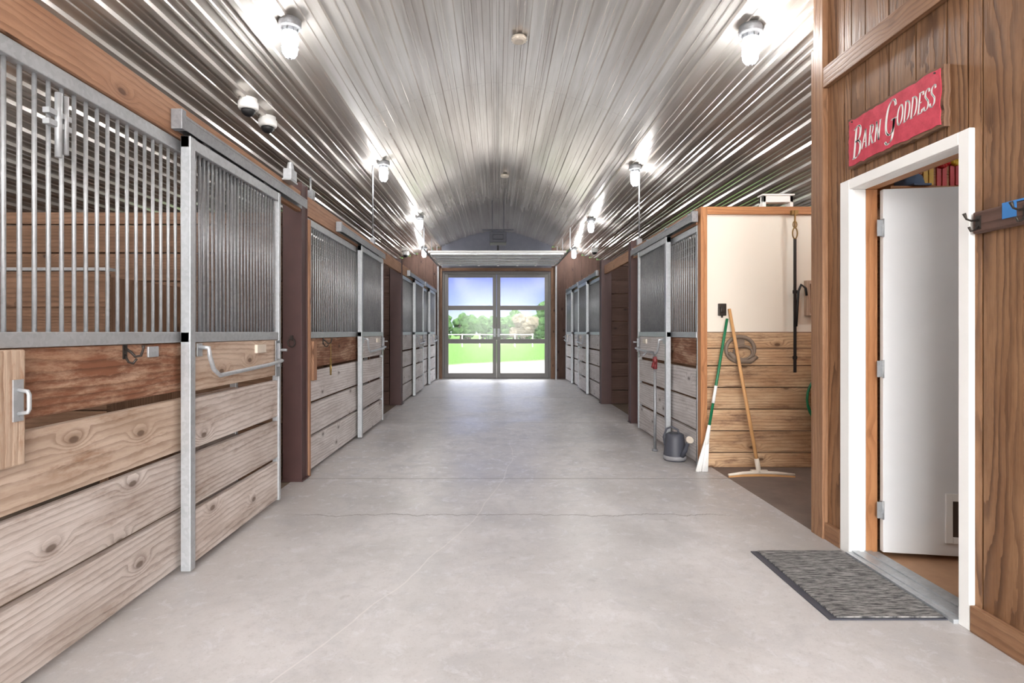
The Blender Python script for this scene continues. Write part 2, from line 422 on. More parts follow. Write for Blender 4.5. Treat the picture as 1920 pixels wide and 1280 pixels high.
mb=MB(); a=.31; mb.box(a,a+.035,-.048,-.036,.1,.37); mb.box(a+.235,a+.27,-.048,-.036,.1,.37); mb.box(a+.035,a+.235,-.048,-.036,.1,.135); mb.box(a+.035,a+.235,-.048,-.036,.33,.37)
pf=mb.build('pet_door',M['white'],parent=hinge,local=True,label='white framed pet door',bevel=.003)
MB().box(a+.035,a+.235,-.041,-.037,.135,.33).build('flap',M['flap'],parent=pf,local=True,label='dark brown flap')

# ------------------------------------------------------------------ stalls
ZB=[(.03,.310),(.334,.605),(.630,.900),(.930,1.193)]
def bm_index(i,mats): return 1 if i==3 else (2 if i==2 and len(mats)>2 else 0)
def grille(mb,x,y0,y1,z0,z1,sp=.06,r=.0078):
    n=max(1,round((y1-y0)/sp)); st=(y1-y0)/n
    for i in range(1,n): mb.cyl((x,y0+i*st,z0),(x,y0+i*st,z1),r,n=8)
def fixed(s,X,y0,y1,mats,label,sp=.064,xg=0):
    x0=s*X; th=.04*s; org=(x0+th/2,(y0+y1)/2,0)
    e=thing('stall_front',org,label,'stall wall','stall fronts along the aisle')
    mb=MB()
    for i,(a,b) in enumerate(ZB): mb.box(x0,x0+th,y0+.01,y1-.01,a+(xg if i==3 else 0),b,bm_index(i,mats))
    mb.build('board_panel',mats,origin=org,parent=e,bevel=.004)
    mb=MB(); mb.box(x0-.012*s,x0+th,y0,y1,1.195,1.25); mb.box(x0-.006*s,x0+th,y0,y1,2.185,2.245)
    mb.box(x0+.0*s,x0+th,y0,y0+.03,0,2.2); mb.box(x0,x0+th,y1-.03,y1,0,2.2)
    mb.build('steel_frame',M['galv'],origin=org,parent=e,bevel=.003)
    mb=MB(); grille(mb,x0+th/2,y0+.03,y1-.03,1.24,2.2,sp); mb.build('bar_grille',M['galv'],origin=org,parent=e)
    return e
def sdoor(s,X,y0,y1,mats,label,flip=False,sp=.045):
    x0=s*X; th=.045*s; org=(x0+th/2,(y0+y1)/2,0)
    e=thing('stall_door',org,label,'stall door','sliding stall doors along the aisle')
    mb=MB()
    for i,(a,b) in enumerate(ZB): mb.box(x0+.008*s,x0+th,y0+.03,y1-.03,a+.008,b,bm_index(i,mats))
    mb.build('board_panel',mats,origin=org,parent=e,bevel=.004)
    mb=MB()
    mb.box(x0-.006*s,x0+th,y0,y0+.05,.015,2.26); mb.box(x0-.004*s,x0+th,y1-.035,y1,.03,2.26)
    mb.box(x0,x0+th,y0,y1,2.2,2.26); mb.box(x0,x0+th,y0,y1,1.195,1.25)
    mb.build('steel_frame',M['galv'],origin=org,parent=e,bevel=.003)
    mb=MB(); grille(mb,x0+th/2,y0+.05,y1-.035,1.24,2.21,sp,.0082); mb.build('bar_grille',M['galvdark'],origin=org,parent=e)
    h=x0-s*.055
    mb=MB(); ya,yb=y0+.09,y1-.08
    mb.tube([(x0,ya,1.17),(h,ya,1.165),(h,ya+.01,1.12),(h,ya+.05,1.05),(h,ya+.12,1.01),(h,yb-.25,1.03),(h,yb-.1,1.04),(h,yb-.03,1.045),(x0,yb,1.05)],.012,10)
    mb.box(x0,x0-s*.006,ya-.02,ya+.03,1.12,1.19)
    mb.build('handle',M['galv'],origin=org,parent=e)
    mb=MB(); mb.box(x0-.008*s,x0,y1-.1,y1-.03,.93,1.19); mb.box(x0-.03*s,x0-.008*s,y1-.085,y1-.06,1.0,1.17); mb.cyl((x0-.03*s,y1-.072,1.12),(x0-.075*s,y1-.072,1.12),.01)
    mb.build('latch',M['galvdark'],origin=org,parent=e,bevel=.002)
    mb=MB(); mb.box(x0-.012*s,x0+.008*s,y1-.42,y1-.28,1.11,1.165); mb.build('name_plate',M['beige'],origin=org,parent=e,bevel=.002)
    return e
GB=[M['pale_gray'],M['pale_gray']]
fixed(-1,1.655,-.8,3.6,[M['pale'],M['stained'],M['midtan']],'weathered plank stall wall with galvanized bar grille',xg=.012)
sdoor(-1,1.585,2.9,4.12,[M['pale'],M['midtan'],M['pale']],'sliding plank stall door with galvanized bars and handle')
fixed(-1,1.655,4.905,7.2,[M['pale_gray'],M['stained']],'weathered plank stall wall beside maroon post')
sdoor(-1,1.585,6.58,7.84,GB,'gray plank sliding stall door with dark bars')
fixed(-1,1.655,9.8,11.4,GB,'gray plank stall wall with bars near the end doors')
sdoor(-1,1.585,10.9,12.15,GB,'gray plank sliding stall door with white top rail')
fixed(-1,1.655,12.3,13.8,GB,'gray plank stall wall with bars near the end doors')
sdoor(-1,1.585,13.3,14.5,GB,'gray plank sliding stall door with white top rail')
fixed(1,1.87,5.26,6.3,[M['pale_gray'],M['stained']],'gray plank stall wall beside the wash bay')
sdoor(1,1.80,5.98,7.2,GB,'gray plank sliding stall door behind yard hydrant')
fixed(1,1.85,9.98,11.6,GB,'gray plank stall wall with bars near the end doors')
sdoor(1,1.78,11.2,12.4,GB,'gray plank sliding stall door with white top rail')
fixed(1,1.85,12.5,14.0,GB,'gray plank stall wall with bars near the end doors')
sdoor(1,1.78,13.5,14.6,GB,'gray plank sliding stall door with white top rail')

for (x0,x1,y0,y1) in ((-1.79,-1.63,4.7,4.85),(-1.83,-1.64,9.62,9.78),(1.83,1.99,7.7,7.85),(1.81,1.99,9.78,9.95)):
    mb=MB(); f=.012
    mb.box(x0,x1,y0,y0+f,0,2.5); mb.box(x0,x1,y1-f,y1,0,2.5)
    mb.box(x0-.012,x1+.012,y0-.01,y1+.01,0,.012)
    mb.box(x0+.01,x1-.01,y0+f,y1-f,.012,2.5)
    mb.build('steel_post',M['maroon'],origin=((x0+x1)/2,(y0+y1)/2,0),label='maroon painted steel barn post',cat='post',group='maroon posts',bevel=.003)
MB().box(-1.655,-1.62,4.862,4.9,0,2.22).build('wooden_post',M['beam'],origin=(-1.63,4.88,0),label='narrow worn wooden post edge',cat='post')
def beam(x0,x1,y0,y1,z0,z1,lab):
    MB().box(x0,x1,y0,y1,z0,z1).build('wooden_beam',M['beam'],origin=((x0+x1)/2,(y0+y1)/2,z0),label=lab,cat='beam',group='stall header beams',bevel=.004)
beam(-1.675,-1.635,YN,4.69,2.25,2.42,'orange-brown wooden header beam over stall bars')
beam(-1.675,-1.635,4.86,9.61,2.25,2.42,'orange-brown wooden header beam over stall bars')
beam(-1.675,-1.635,9.79,YF,2.25,2.42,'orange-brown wooden header beam over stall bars')
beam(1.86,1.9,5.26,7.69,2.25,2.4,'orange-brown wooden header beam over stall bars')
beam(1.86,1.9,7.86,9.77,2.25,2.4,'orange-brown wooden header beam over stall bars')
beam(1.86,1.9,9.96,YF,2.25,2.4,'orange-brown wooden header beam over stall bars')
def track(s,X,y0,y1):
    x=s*X; org=(x,(y0+y1)/2,2.3)
    mb=MB(); mb.box(x-.025,x+.025,y0,y1,2.33,2.345); mb.box(x-.025,x-.02,y0,y1,2.27,2.33); mb.box(x+.02,x+.025,y0,y1,2.27,2.33)
    mb.box(x-.028,x+.028,y0-.01,y0+.03,2.265,2.365)
    n=3
    for i in range(n+1):
        yy=y0+.1+(y1-y0-.2)*i/n
        mb.box(x-.03,x+.045*s*1,yy-.02,yy+.02,2.34,2.36)
    mb.build('sliding_track',M['galvdark'],origin=org,label='galvanized sliding door track bolted to header beam',cat='door track',group='sliding door tracks',bevel=.002)
track(-1,1.60,2.82,4.68); track(-1,1.60,5.7,7.95); track(-1,1.60,10.2,12.3); track(-1,1.60,12.5,14.7)
track(1,1.825,5.2,7.6); track(1,1.815,10.2,12.4); track(1,1.815,12.6,14.7)
def hanger(s,X,y):
    x=s*X
    mb=MB(); mb.box(x-.006,x+.006,y-.03,y+.03,2.26,2.31); mb.cyl((x-.012,y,2.305),(x+.012,y,2.305),.022,n=14)
    mb.build('door_hanger',M['galvdark'],origin=(x,y,2.26),label='steel roller hanger of a sliding door',cat='door hanger',group='door hangers')
for s,X,ys_ in ((-1,1.60,(3.1,3.9,6.8,7.6,11.1,11.9)),(1,1.825,(6.2,7.0))):
    for y in ys_: hanger(s,X,y)

def part(x0,x1,y,z1,mat,lab,bh=.24,gap=.012):
    mb=MB(); boardwall(mb,'x',x0,x1,y,y+.04,.0,z1,bh,gap)
    mb.box(x0,x0+.05,y+.04,y+.08,0,z1); mb.box(x1-.05,x1,y+.04,y+.08,0,z1)
    mb.build('stall_partition',mat,origin=((x0+x1)/2,y,0),label=lab,cat='stall partition',bevel=.003)
part(-5.39,-1.82,4.75,2.27,M['dark'],'brown horizontal plank partition between stalls')
part(-5.39,-1.82,8.0,2.27,M['dark'],'brown horizontal plank partition between stalls')
part(-5.39,-1.85,9.66,2.45,M['redbrown'],'reddish brown plank partition beside cross aisle')
part(-5.39,-1.75,12.2,2.27,M['dark'],'brown horizontal plank partition between stalls')
part(2.0,5.39,7.9,2.27,M['dark'],'brown horizontal plank partition between stalls')
part(2.0,5.39,9.84,2.45,M['redbrown'],'reddish brown plank partition beside cross aisle')
part(1.95,5.39,12.42,2.27,M['dark'],'brown horizontal plank partition between stalls')
wp=thing('wash_bay_partition',(3.6,5.2,0),'orange-framed partition with white upper panel and plank lower half','stall partition')
o=(3.6,5.2,0)
mb=MB(); z=0
for h in (.14,.2,.2,.2,.2,.16,.15):
    mb.box(1.93,5.38,5.19,5.23,z+.003,z+h-.006); z+=h
mb.build('board_panel',M['wash'],origin=o,parent=wp,bevel=.003)
MB().box(1.93,5.38,5.195,5.23,1.25,2.33).build('white_panel',M['whitepanel'],origin=o,parent=wp)
mb=MB(); mb.box(1.87,1.93,5.17,5.25,0,2.4); mb.box(1.93,5.38,5.17,5.25,2.33,2.4); mb.build('frame',M['orange'],origin=o,parent=wp,bevel=.003)
e=thing('hay_feeder',(-3.6,4.2,0),'brown plank corner feeder with steel top edge','feeder')
mb=MB(); boardwall(mb,'x',-4.6,-2.62,3.78,3.82,.5,1.66,.23,.012); mb.box(-2.66,-2.62,3.82,4.74,.5,1.62); mb.box(-4.6,-2.62,3.82,4.74,.5,.54)
for x in (-4.6,-2.68): mb.box(x,x+.06,3.8,3.86,0,.5)
mb.build('plank_body',M['dark'],origin=(-3.6,4.2,0),parent=e)
MB().box(-4.62,-2.6,3.76,3.84,1.66,1.68).build('steel_edge',M['galv'],origin=(-3.6,4.2,0),parent=e)

# ------------------------------------------------------------------ end doors
d=thing('door_2',(0,YF+.05,0),'gray aluminium double door with glass panes','door',kind='structure')
o=(0,YF+.05,0)
mb=MB(); y0,y1=YF+.0,YF+.1
mb.box(-1.47,-1.40,y0,y1,0,2.86); mb.box(1.37,1.44,y0,y1,0,2.86); mb.box(-1.4,1.37,y0,y1,2.79,2.86); mb.box(-1.4,1.37,y0,y1,0,.02)
mb.build('door_frame',M['bronze'],origin=o,parent=d,bevel=.004)
for a,b,hs in ((-1.4,-.015,1),(-.01,1.37,-1)):
    mb=MB(); yy0,yy1=YF+.02,YF+.07; sw=.1
    mb.box(a,a+sw,yy0,yy1,.02,2.79); mb.box(b-sw,b,yy0,yy1,.02,2.79)
    for z0,z1 in ((.02,.15),(.94,1.06),(1.83,1.95),(2.70,2.79)): mb.box(a+sw,b-sw,yy0,yy1,z0,z1)
    lf=mb.build('door_leaf',M['bronze'],origin=o,parent=d,bevel=.003)
    g=MB(); g.box(a+sw,b-sw,YF+.042,YF+.048,.15,.94); g.box(a+sw,b-sw,YF+.042,YF+.048,1.06,1.83); g.box(a+sw,b-sw,YF+.042,YF+.048,1.95,2.70)
    g.build('glass_pane',M['glass'],origin=o,parent=lf).location=(0,0,0)
    xh=b-.05 if hs==1 else a+.05
    h=MB(); h.box(xh-.03,xh+.03,YF-.0,YF+.02,1.12,1.34); h.tube([(xh,YF,1.2),(xh,YF-.04,1.2),(xh-hs*.12,YF-.04,1.2)],.01)
    h.build('lever_handle',M['galvdark'],origin=o,parent=lf).location=(0,0,0)

e=thing('overhead_door',(0,13.6,2.95),'raised white sectional overhead door on ceiling tracks','garage door')
o=(0,13.6,2.95)
mb=MB()
for i in range(5):
    ya=12.2+i*.5; mb.box(-1.5,1.5,ya,ya+.485,2.98,3.01); mb.box(-1.5,1.5,ya+.02,ya+.05,2.965,2.98)
    for x in (-1.46,-.98,-.5,0,.5,.98,1.42): mb.box(x,x+.05,ya+.07,ya+.47,2.965,2.98)
mb.build('door_section',M['white'],origin=o,parent=e,bevel=.003)
mb=MB()
for i in range(5): mb.box(-1.45,1.45,12.24+i*.5,12.26+i*.5,2.93,2.965)
mb.build('strut',M['galv'],origin=o,parent=e)
mb=MB()
for s in (-1,1):
    x=s*1.56; mb.box(x-.015,x+.015,11.9,14.94,2.99,3.02); mb.box(x-.02,x+.02,14.88,14.94,0,2.99)
    for y in (12.0,13.4,14.6): mb.box(x-.01,x+.01,y,y+.02,3.02,zc(x)-.03)
mb.build('track',M['galvdark'],origin=o,parent=e)
mb=MB(); mb.cyl((-1.55,14.84,3.22),(1.55,14.84,3.22),.015); mb.cyl((-.9,14.84,3.22),(-.1,14.84,3.22),.035); mb.cyl((.1,14.84,3.22),(.9,14.84,3.22),.035)
for x in (-1.5,0,1.5): mb.box(x-.03,x+.03,14.86,14.99,3.15,3.3)
mb.build('torsion_spring',M['opener'],origin=o,parent=e)
e=thing('garage_door_opener',(0.02,11.6,3.3),'dark overhead door opener hanging from ceiling by steel straps','door opener')
o=(0.02,11.6,3.3)
MB().box(-.15,.19,11.4,11.8,3.06,3.28).box(-.09,.13,11.38,11.4,3.12,3.22).build('motor_box',M['opener'],origin=o,parent=e,bevel=.015)
mb=MB(); mb.box(0,.04,11.8,14.8,3.15,3.18); mb.build('rail',M['opener'],origin=o,parent=e)
mb=MB()
for x in (-.1,.14): mb.box(x-.006,x+.006,11.45,11.46,3.28,3.92); mb.box(x-.006,x+.006,11.7,11.71,3.28,3.92)
mb.box(-.3,.34,11.45,11.47,3.31,3.34)
mb.build('hanger_strap',M['opener'],origin=o,parent=e)

# ------------------------------------------------------------------ lamps
def mk_lamp(loc):
    e=thing('ceiling_lamp',loc,'caged jelly-jar ceiling lamp with glowing glass','ceiling lamp','caged ceiling lamps')
    MB().lathe([(.076,0.01),(.08,-.01),(.08,-.04),(.07,-.05),(.054,-.055),(.052,-.08)]).build('lamp_base',M['galvdark'],parent=e,local=True)
    MB().lathe([(.044,-.08),(.048,-.11),(.047,-.18),(.04,-.22),(.022,-.245),(.005,-.25)],n=14).build('glass_jar',M['jar'],parent=e,local=True)
    mb=MB()
    for k in range(4):
        a=math.pi*k/4; c,s_=math.cos(a),math.sin(a)
        pts=[(.056*c,.056*s_,-.06),(.06*c,.06*s_,-.15),(.054*c,.054*s_,-.225),(.03*c,.03*s_,-.26),(0,0,-.266),(-.03*c,-.03*s_,-.26),(-.054*c,-.054*s_,-.225),(-.06*c,-.06*s_,-.15),(-.056*c,-.056*s_,-.06)]
        mb.tube(pts,.003,6)
    for z,r in ((-.12,.0605),(-.19,.059)):
        mb.tube([(r*math.cos(q*math.pi/8),r*math.sin(q*math.pi/8),z) for q in range(16)],.003,6,closed=True)
    mb.build('wire_cage',M['galvdark'],parent=e,local=True)
    return e
def cz(x): return zc(x)-.024
L0=mk_lamp((-1.5,4.08,cz(-1.5)))
for x,y in ((1.8,4.0),(-1.5,7.45),(1.8,7.35),(-1.5,10.95),(1.8,10.8),(-1.85,14.3),(1.95,14.3),(-1.5,.6),(1.5,.6),(-1.5,-2.6),(1.5,-2.6),(3.6,1.6),(-3.9,3.4),(-3.9,.6),(3.7,4.4),(4.2,6.6)):  # off-aisle lamps are unseen, added to brighten the side bays and ceiling
    dup(L0,(x,y,cz(x)))
def disc(name,x,y,lab,cat):
    mb=MB(); z=cz(x)+.004; mb.lathe([(.07,0),(.07,-.02),(.062,-.034),(.03,-.042),(.028,-.038)],(x,y,z))
    for k in range(12):
        a=k*math.pi/6; mb.box(x+.066*math.cos(a)-.006,x+.066*math.cos(a)+.006,y+.066*math.sin(a)-.006,y+.066*math.sin(a)+.006,z-.03,z-.024)
    mb.build(name,M['beige'],origin=(x,y,z),label=lab,cat=cat,group='smoke detectors')
disc('smoke_detector',.2,5.1,'round off-white smoke detector on ribbed ceiling','smoke detector')
disc('smoke_detector',.13,9.6,'round off-white smoke detector on ribbed ceiling','smoke detector')
def dome(x,y):
    z=cz(x)+.0; e=thing('dome_camera',(x,y,z),'white dome security camera with black lens bubble','security camera','dome security cameras')
    MB().lathe([(.075,0.01),(.075,-.02),(.085,-.025),(.085,-.07),(.078,-.085),(.06,-.09)]).build('housing',M['white'],parent=e,local=True)
    MB().lathe([(.06,-.088),(.058,-.105),(.048,-.125),(.03,-.14),(.005,-.146)]).build('lens_bubble',M['black'],parent=e,local=True)
dome(-2.2,4.98); dome(-2.2,5.4); dome(-2.3,14.2); dome(2.35,13.6)
for x,y in ((-1.655,7.5),(1.88,7.45),(-1.655,5.0)):
    mb=MB(); zt=zc(x)-.0 if y>5.5 else 2.62
    mb.cyl((x,y,2.42 if x<0 else 2.4),(x,y,zt),.009); mb.box(x-.03,x+.03,y-.03,y+.03,2.42 if x<0 else 2.4,2.5 if x<0 else 2.48)
    mb.build('conduit',M['galvdark'],origin=(x,y,2.42),label='thin vertical steel conduit rising from header beam',cat='conduit')

# ------------------------------------------------------------------ small items, left side
e=thing('wooden_latch_block',(-1.63,1.83,.8),'light wooden block with steel pull bolted to planks','latch block'); o=(-1.63,1.83,.8)
MB().box(-1.654,-1.61,1.66,1.925,.8,1.19).build('block',M['fresh'],origin=o,parent=e,bevel=.006)
mb=MB(); mb.box(-1.61,-1.605,1.87,1.91,.95,1.09); mb.tube([(-1.605,1.89,.975),(-1.575,1.89,.98),(-1.57,1.89,.99),(-1.57,1.89,1.04),(-1.575,1.89,1.05),(-1.605,1.89,1.055)],.007)
mb.build('pull_handle',M['galv'],origin=o,parent=e)
def hook(x,y,z,s,lab,mat='iron'):
    d=-s; mb=MB(); mb.box(x,x+d*.006,y-.012,y+.012,z-.03,z+.033)
    mb.tube([(x,y,z+.02),(x+d*.03,y,z+.0),(x+d*.05,y,z-.02),(x+d*.075,y,z-.015),(x+d*.085,y,z+.015),(x+d*.085,y,z+.03)],[.006,.006,.006,.006,.005,.008])
    mb.tube([(x,y,z-.01),(x+d*.02,y,z-.045),(x+d*.04,y,z-.05),(x+d*.055,y,z-.03)],.005)
    return mb.build('wall_hook',M[mat],origin=(x,y,z),label=lab,cat='hook',group='iron hooks')
hook(-1.655,2.5,1.16,-1,'black iron double hook on stained stall plank')
hook(-1.655,5.35,1.16,-1,'black iron hook holding brass snap','iron')
MB().box(-1.655,-1.645,2.66,2.74,1.13,1.18).build('steel_plate',M['galv'],origin=(-1.65,2.7,1.15),label='small steel plate screwed to plank',cat='plate',bevel=.002)
mb=MB(); mb.box(-1.654,-1.61,4.95,5.04,.82,1.17); mb.build('wooden_stop_block',M['beam'],origin=(-1.63,4.98,.82),label='orange wooden stop block on stall planks',cat='stop block',bevel=.005)
mb=MB(); mb.tube([(-1.58,5.35,1.14),(-1.58,5.36,1.06),(-1.58,5.35,1.0)],.004); mb.tube([(-1.58,5.35+.02*math.cos(a),.97+.035*math.sin(a)) for a in [i*math.pi/6 for i in range(12)]],.005,8,closed=True)
mb.cyl((-1.58,5.35,.94),(-1.58,5.35,.84),.012,.008)
mb.build('brass_snap',M['gold'],origin=(-1.58,5.35,1.1),label='brass snap and cord hanging from hook',cat='snap')
mb=MB(); mb.tube([(-1.71+.03*math.cos(a),4.685,1.16+.035*math.sin(a)) for a in [i*math.pi/8 for i in range(16)]],.006,8,closed=True); mb.box(-1.72,-1.7,4.68,4.7,1.18,1.22)
mb.build('tie_ring',M['iron'],origin=(-1.71,4.69,1.2),label='black tie ring on maroon post',cat='ring')
mb=MB()
for z in (2.02,2.06): mb.box(-1.655,-1.63,2.05,2.16,z-.01,z+.01)
mb.cyl((-1.635,2.1,1.9),(-1.635,2.1,2.14),.012); mb.cyl((-1.635,2.135,1.92),(-1.635,2.135,2.14),.01)
mb.build('bar_clamp',M['galv'],origin=(-1.64,2.1,2),label='steel bracket clamped to stall bars',cat='bracket')
mb=MB(); mb.box(-1.635,-1.57,4.3,4.42,2.42,2.5); mb.cyl((-1.6,4.36,2.5),(-1.6,4.36,2.56),.03,.02); mb.box(-1.66,-1.57,4.28,4.44,2.405,2.42)
mb.build('junction_box',M['galv'],origin=(-1.6,4.36,2.42),label='small galvanized junction box on beam',cat='junction box',bevel=.004)

# ------------------------------------------------------------------ right side: hydrant, can, broom ...
e=thing('yard_hydrant',(1.66,5.92,0),'steel yard hydrant pipe with red handle head','hydrant'); o=(1.66,5.92,0)
MB().cyl((1.66,5.92,0),(1.66,5.92,.88),.016).cyl((1.66,5.92,0),(1.66,5.92,.02),.03).build('pipe',M['galvdark'],origin=o,parent=e)
mb=MB(); mb.cyl((1.66,5.92,.86),(1.66,5.92,.97),.023,.026); mb.tube([(1.66,5.92,.93),(1.63,5.87,.92),(1.615,5.85,.88)],[.018,.018,.016]); mb.box(1.645,1.675,5.9,5.96,.95,.99)
mb.build('head',M['redp'],origin=o,parent=e,bevel=.003)
mb=MB(); mb.tube([(1.66,5.93,.99),(1.64,5.93,1.04),(1.57,5.9,1.04),(1.52,5.88,1.0)],[.011,.009,.009,.011]); mb.build('lever',M['galvdark'],origin=o,parent=e)

cx,cy=1.735,5.5; o=(cx,cy,0)
e=thing('watering_can',o,'slate gray plastic watering can with beige rose','watering can')
MB().lathe([(.1,0),(.107,.012),(.107,.05),(.102,.09),(.09,.22),(.085,.25),(.068,.262),(.06,.266),(.055,.262)],(cx,cy,0)).build('body',M['grayp'],origin=o,parent=e)
MB().lathe([(.1085,.012),(.1095,.03),(.1085,.05)],(cx,cy,0)).build('base_band',M['graylt'],origin=o,parent=e)
mb=MB(); mb.tube([(cx+.04,cy-.09,.06),(cx+.06,cy-.13,.12),(cx+.07,cy-.15,.18),(cx+.075,cy-.16,.21)],[.026,.02,.016,.016]); mb.build('spout',M['grayp'],origin=o,parent=e)
mb=MB(); mb.tube([(cx+.075,cy-.157,.205),(cx+.08,cy-.185,.228),(cx+.083,cy-.195,.236)],[.016,.034,.036],16); mb.build('rose',M['beige'],origin=o,parent=e)
mb=MB(); mb.tube([(cx+.03,cy-.04,.25),(cx+.02,cy-.03,.3),(cx-.03,cy,.325),(cx-.075,cy+.02,.3),(cx-.1,cy+.03,.22),(cx-.09,cy+.02,.14)],.01); mb.build('handle',M['grayp'],origin=o,parent=e)

b0=Vector((1.83,5.04,0)); b1=Vector((2.1,5.14,1.37)); o=tuple(b0); dr=(b1-b0).normalized()
e=thing('broom',o,'broom with green handle and white bristles leaning on partition','broom')
MB().cyl(b0+dr*.3,b1,.0125).build('handle',M['green'],origin=o,parent=e)
MB().cyl(b0+dr*.62,b0+dr*.78,.014).build('grip_sleeve',M['white'],origin=o,parent=e)
MB().cyl(b0+dr*.25,b0+dr*.42,.022,.014).build('ferrule',M['white'],origin=o,parent=e)
mb=MB()
for i in range(60):
    a=random.uniform(-.055,.055); c=random.uniform(-.02,.02)
    mb.cyl(b0+Vector((a,c-.0,.003)), b0+dr*.3+Vector((a*.3,c*.4,0)),.006,.004,n=5)
mb.build('bristles',M['white'],origin=o,parent=e)
b0=Vector((2.27,4.88,.03)); b1=Vector((2.13,5.165,1.46)); o=(2.27,4.88,0); dr=(b1-b0).normalized()
e=thing('floor_squeegee',o,'floor squeegee with tan wooden handle and wide head','squeegee')
MB().cyl(b0+dr*.05,b1,.0155,.014).build('handle',M['tan'],origin=o,parent=e)
mb=MB(); mb.tube([(1.99,4.84,.022),(2.12,4.87,.03),(2.27,4.88,.034),(2.42,4.87,.03),(2.56,4.84,.022)],[.011,.014,.016,.014,.011],8); mb.box(2.2,2.34,4.865,4.895,.03,.055); mb.cyl(b0,b0+dr*.12,.02); mb.build('head',M['beige'],origin=o,parent=e)
mb=MB()
P5=[(1.99,4.84),(2.12,4.87),(2.27,4.88),(2.42,4.87),(2.56,4.84)]
for i in range(4):
    (xa,ya),(xb,yb)=P5[i],P5[i+1]
    mb.frustum([(xa,ya-.006,0),(xa,ya-.006,.02),(xa,ya+.006,0),(xa,ya+.006,.02),(xb,yb-.006,0),(xb,yb-.006,.02),(xb,yb+.006,0),(xb,yb+.006,.02)])
mb.build('rubber_blade',M['tan'],origin=o,parent=e)
mb=MB(); y=5.165
def ell(cx,cz_,a,b,n=28,y=y,t0=0): return [(cx+a*math.cos(t0+i*2*math.pi/n),y,cz_+b*math.sin(t0+i*2*math.pi/n)) for i in range(n)]
mb.tube(ell(2.23,1.09,.13,.115),.018,8,closed=True); mb.tube(ell(2.25,1.06,.085,.06,y=5.15),.012,8,closed=True)
mb.tube([(2.12,5.15,1.06),(2.2,5.13,.985),(2.3,5.12,.98),(2.37,5.14,1.02)],[.02,.022,.022,.018]); mb.box(2.2,2.27,5.165,5.19,1.1,1.21)
mb.build('hose_hanger',M['graytan'],origin=(2.23,5.165,1.09),label='gray plastic hose hanger mounted on planks',cat='hose hanger')
mb=MB(); mb.box(2.035,2.105,5.165,5.195,1.4,1.51); mb.box(2.05,2.09,5.155,5.165,1.43,1.48); mb.cyl((2.07,5.18,1.4),(2.07,5.18,1.38),.008)
mb.build('outlet_box',M['iron'],origin=(2.07,5.18,1.45),label='small black covered outlet on white panel',cat='outlet',bevel=.006)
e=thing('hanging_strap',(2.72,5.15,2.3),'long black leather strap hanging from a snap hook','strap'); o=(2.72,5.15,2.3)
mb=MB(); mb.box(2.707,2.733,5.140,5.146,.88,2.1); mb.box(2.701,2.739,5.138,5.148,1.0,1.03); mb.box(2.701,2.739,5.138,5.148,1.6,1.63)
mb.tube([(2.73,5.14,1.3),(2.74,5.135,1.5),(2.745,5.13,1.62),(2.77,5.13,1.68),(2.81,5.13,1.65),(2.82,5.13,1.58)],.011,8)
mb.build('leather_strap',M['black'],origin=o,parent=e)
mb=MB(); mb.tube([(2.72+.022*math.cos(a),5.143,2.15+.05*math.sin(a)) for a in [i*math.pi/8 for i in range(16)]],.006,8,closed=True); mb.box(2.715,2.725,5.135,5.15,2.2,2.36); mb.tube([(2.72+.018*math.cos(a),5.143,2.23+.03*math.sin(a)) for a in [i*math.pi/6 for i in range(12)]],.005,8,closed=True)
mb.box(2.69,2.75,5.14,5.17,2.32,2.36)
mb.build('snap_hook',M['gold'],origin=o,parent=e)
mb=MB(); mb.box(2.83,2.86,5.15,5.195,1.4,1.72); mb.box(3.0,3.03,5.15,5.195,1.4,1.72); mb.box(2.86,3.0,5.15,5.195,1.4,1.43); mb.box(2.86,3.0,5.15,5.195,1.69,1.72); mb.box(2.86,3.0,5.185,5.195,1.43,1.69)
mb.build('wall_box',M['fresh'],origin=(2.93,5.18,1.55),label='small light wooden box frame on white panel',cat='wall box')
mb=MB()
for k in range(4):
    mb.tube([(3.06+(.22+.012*k)*math.cos(i*math.pi/14),5.16-.022*k,.64+(.24+.01*k)*math.sin(i*math.pi/14)) for i in range(28)],.011,8,closed=True)
mb.box(3.0,3.12,5.06,5.19,.84,.87)
mb.build('garden_hose',M['green'],origin=(3.06,5.15,.64),label='coiled green garden hose hanging on planks',cat='hose')
mb=MB(); mb.box(2.44,2.72,5.17,5.2,2.44,2.5); mb.box(2.44,2.72,5.22,5.25,2.44,2.5); mb.box(2.44,2.47,5.17,5.25,2.4,2.5); mb.box(2.69,2.72,5.17,5.25,2.4,2.5); mb.box(2.43,2.73,5.16,5.26,2.5,2.515)
mb.build('white_bracket_box',M['white'],origin=(2.58,5.2,2.4),label='small white open box on top of partition',cat='box',bevel=.003)

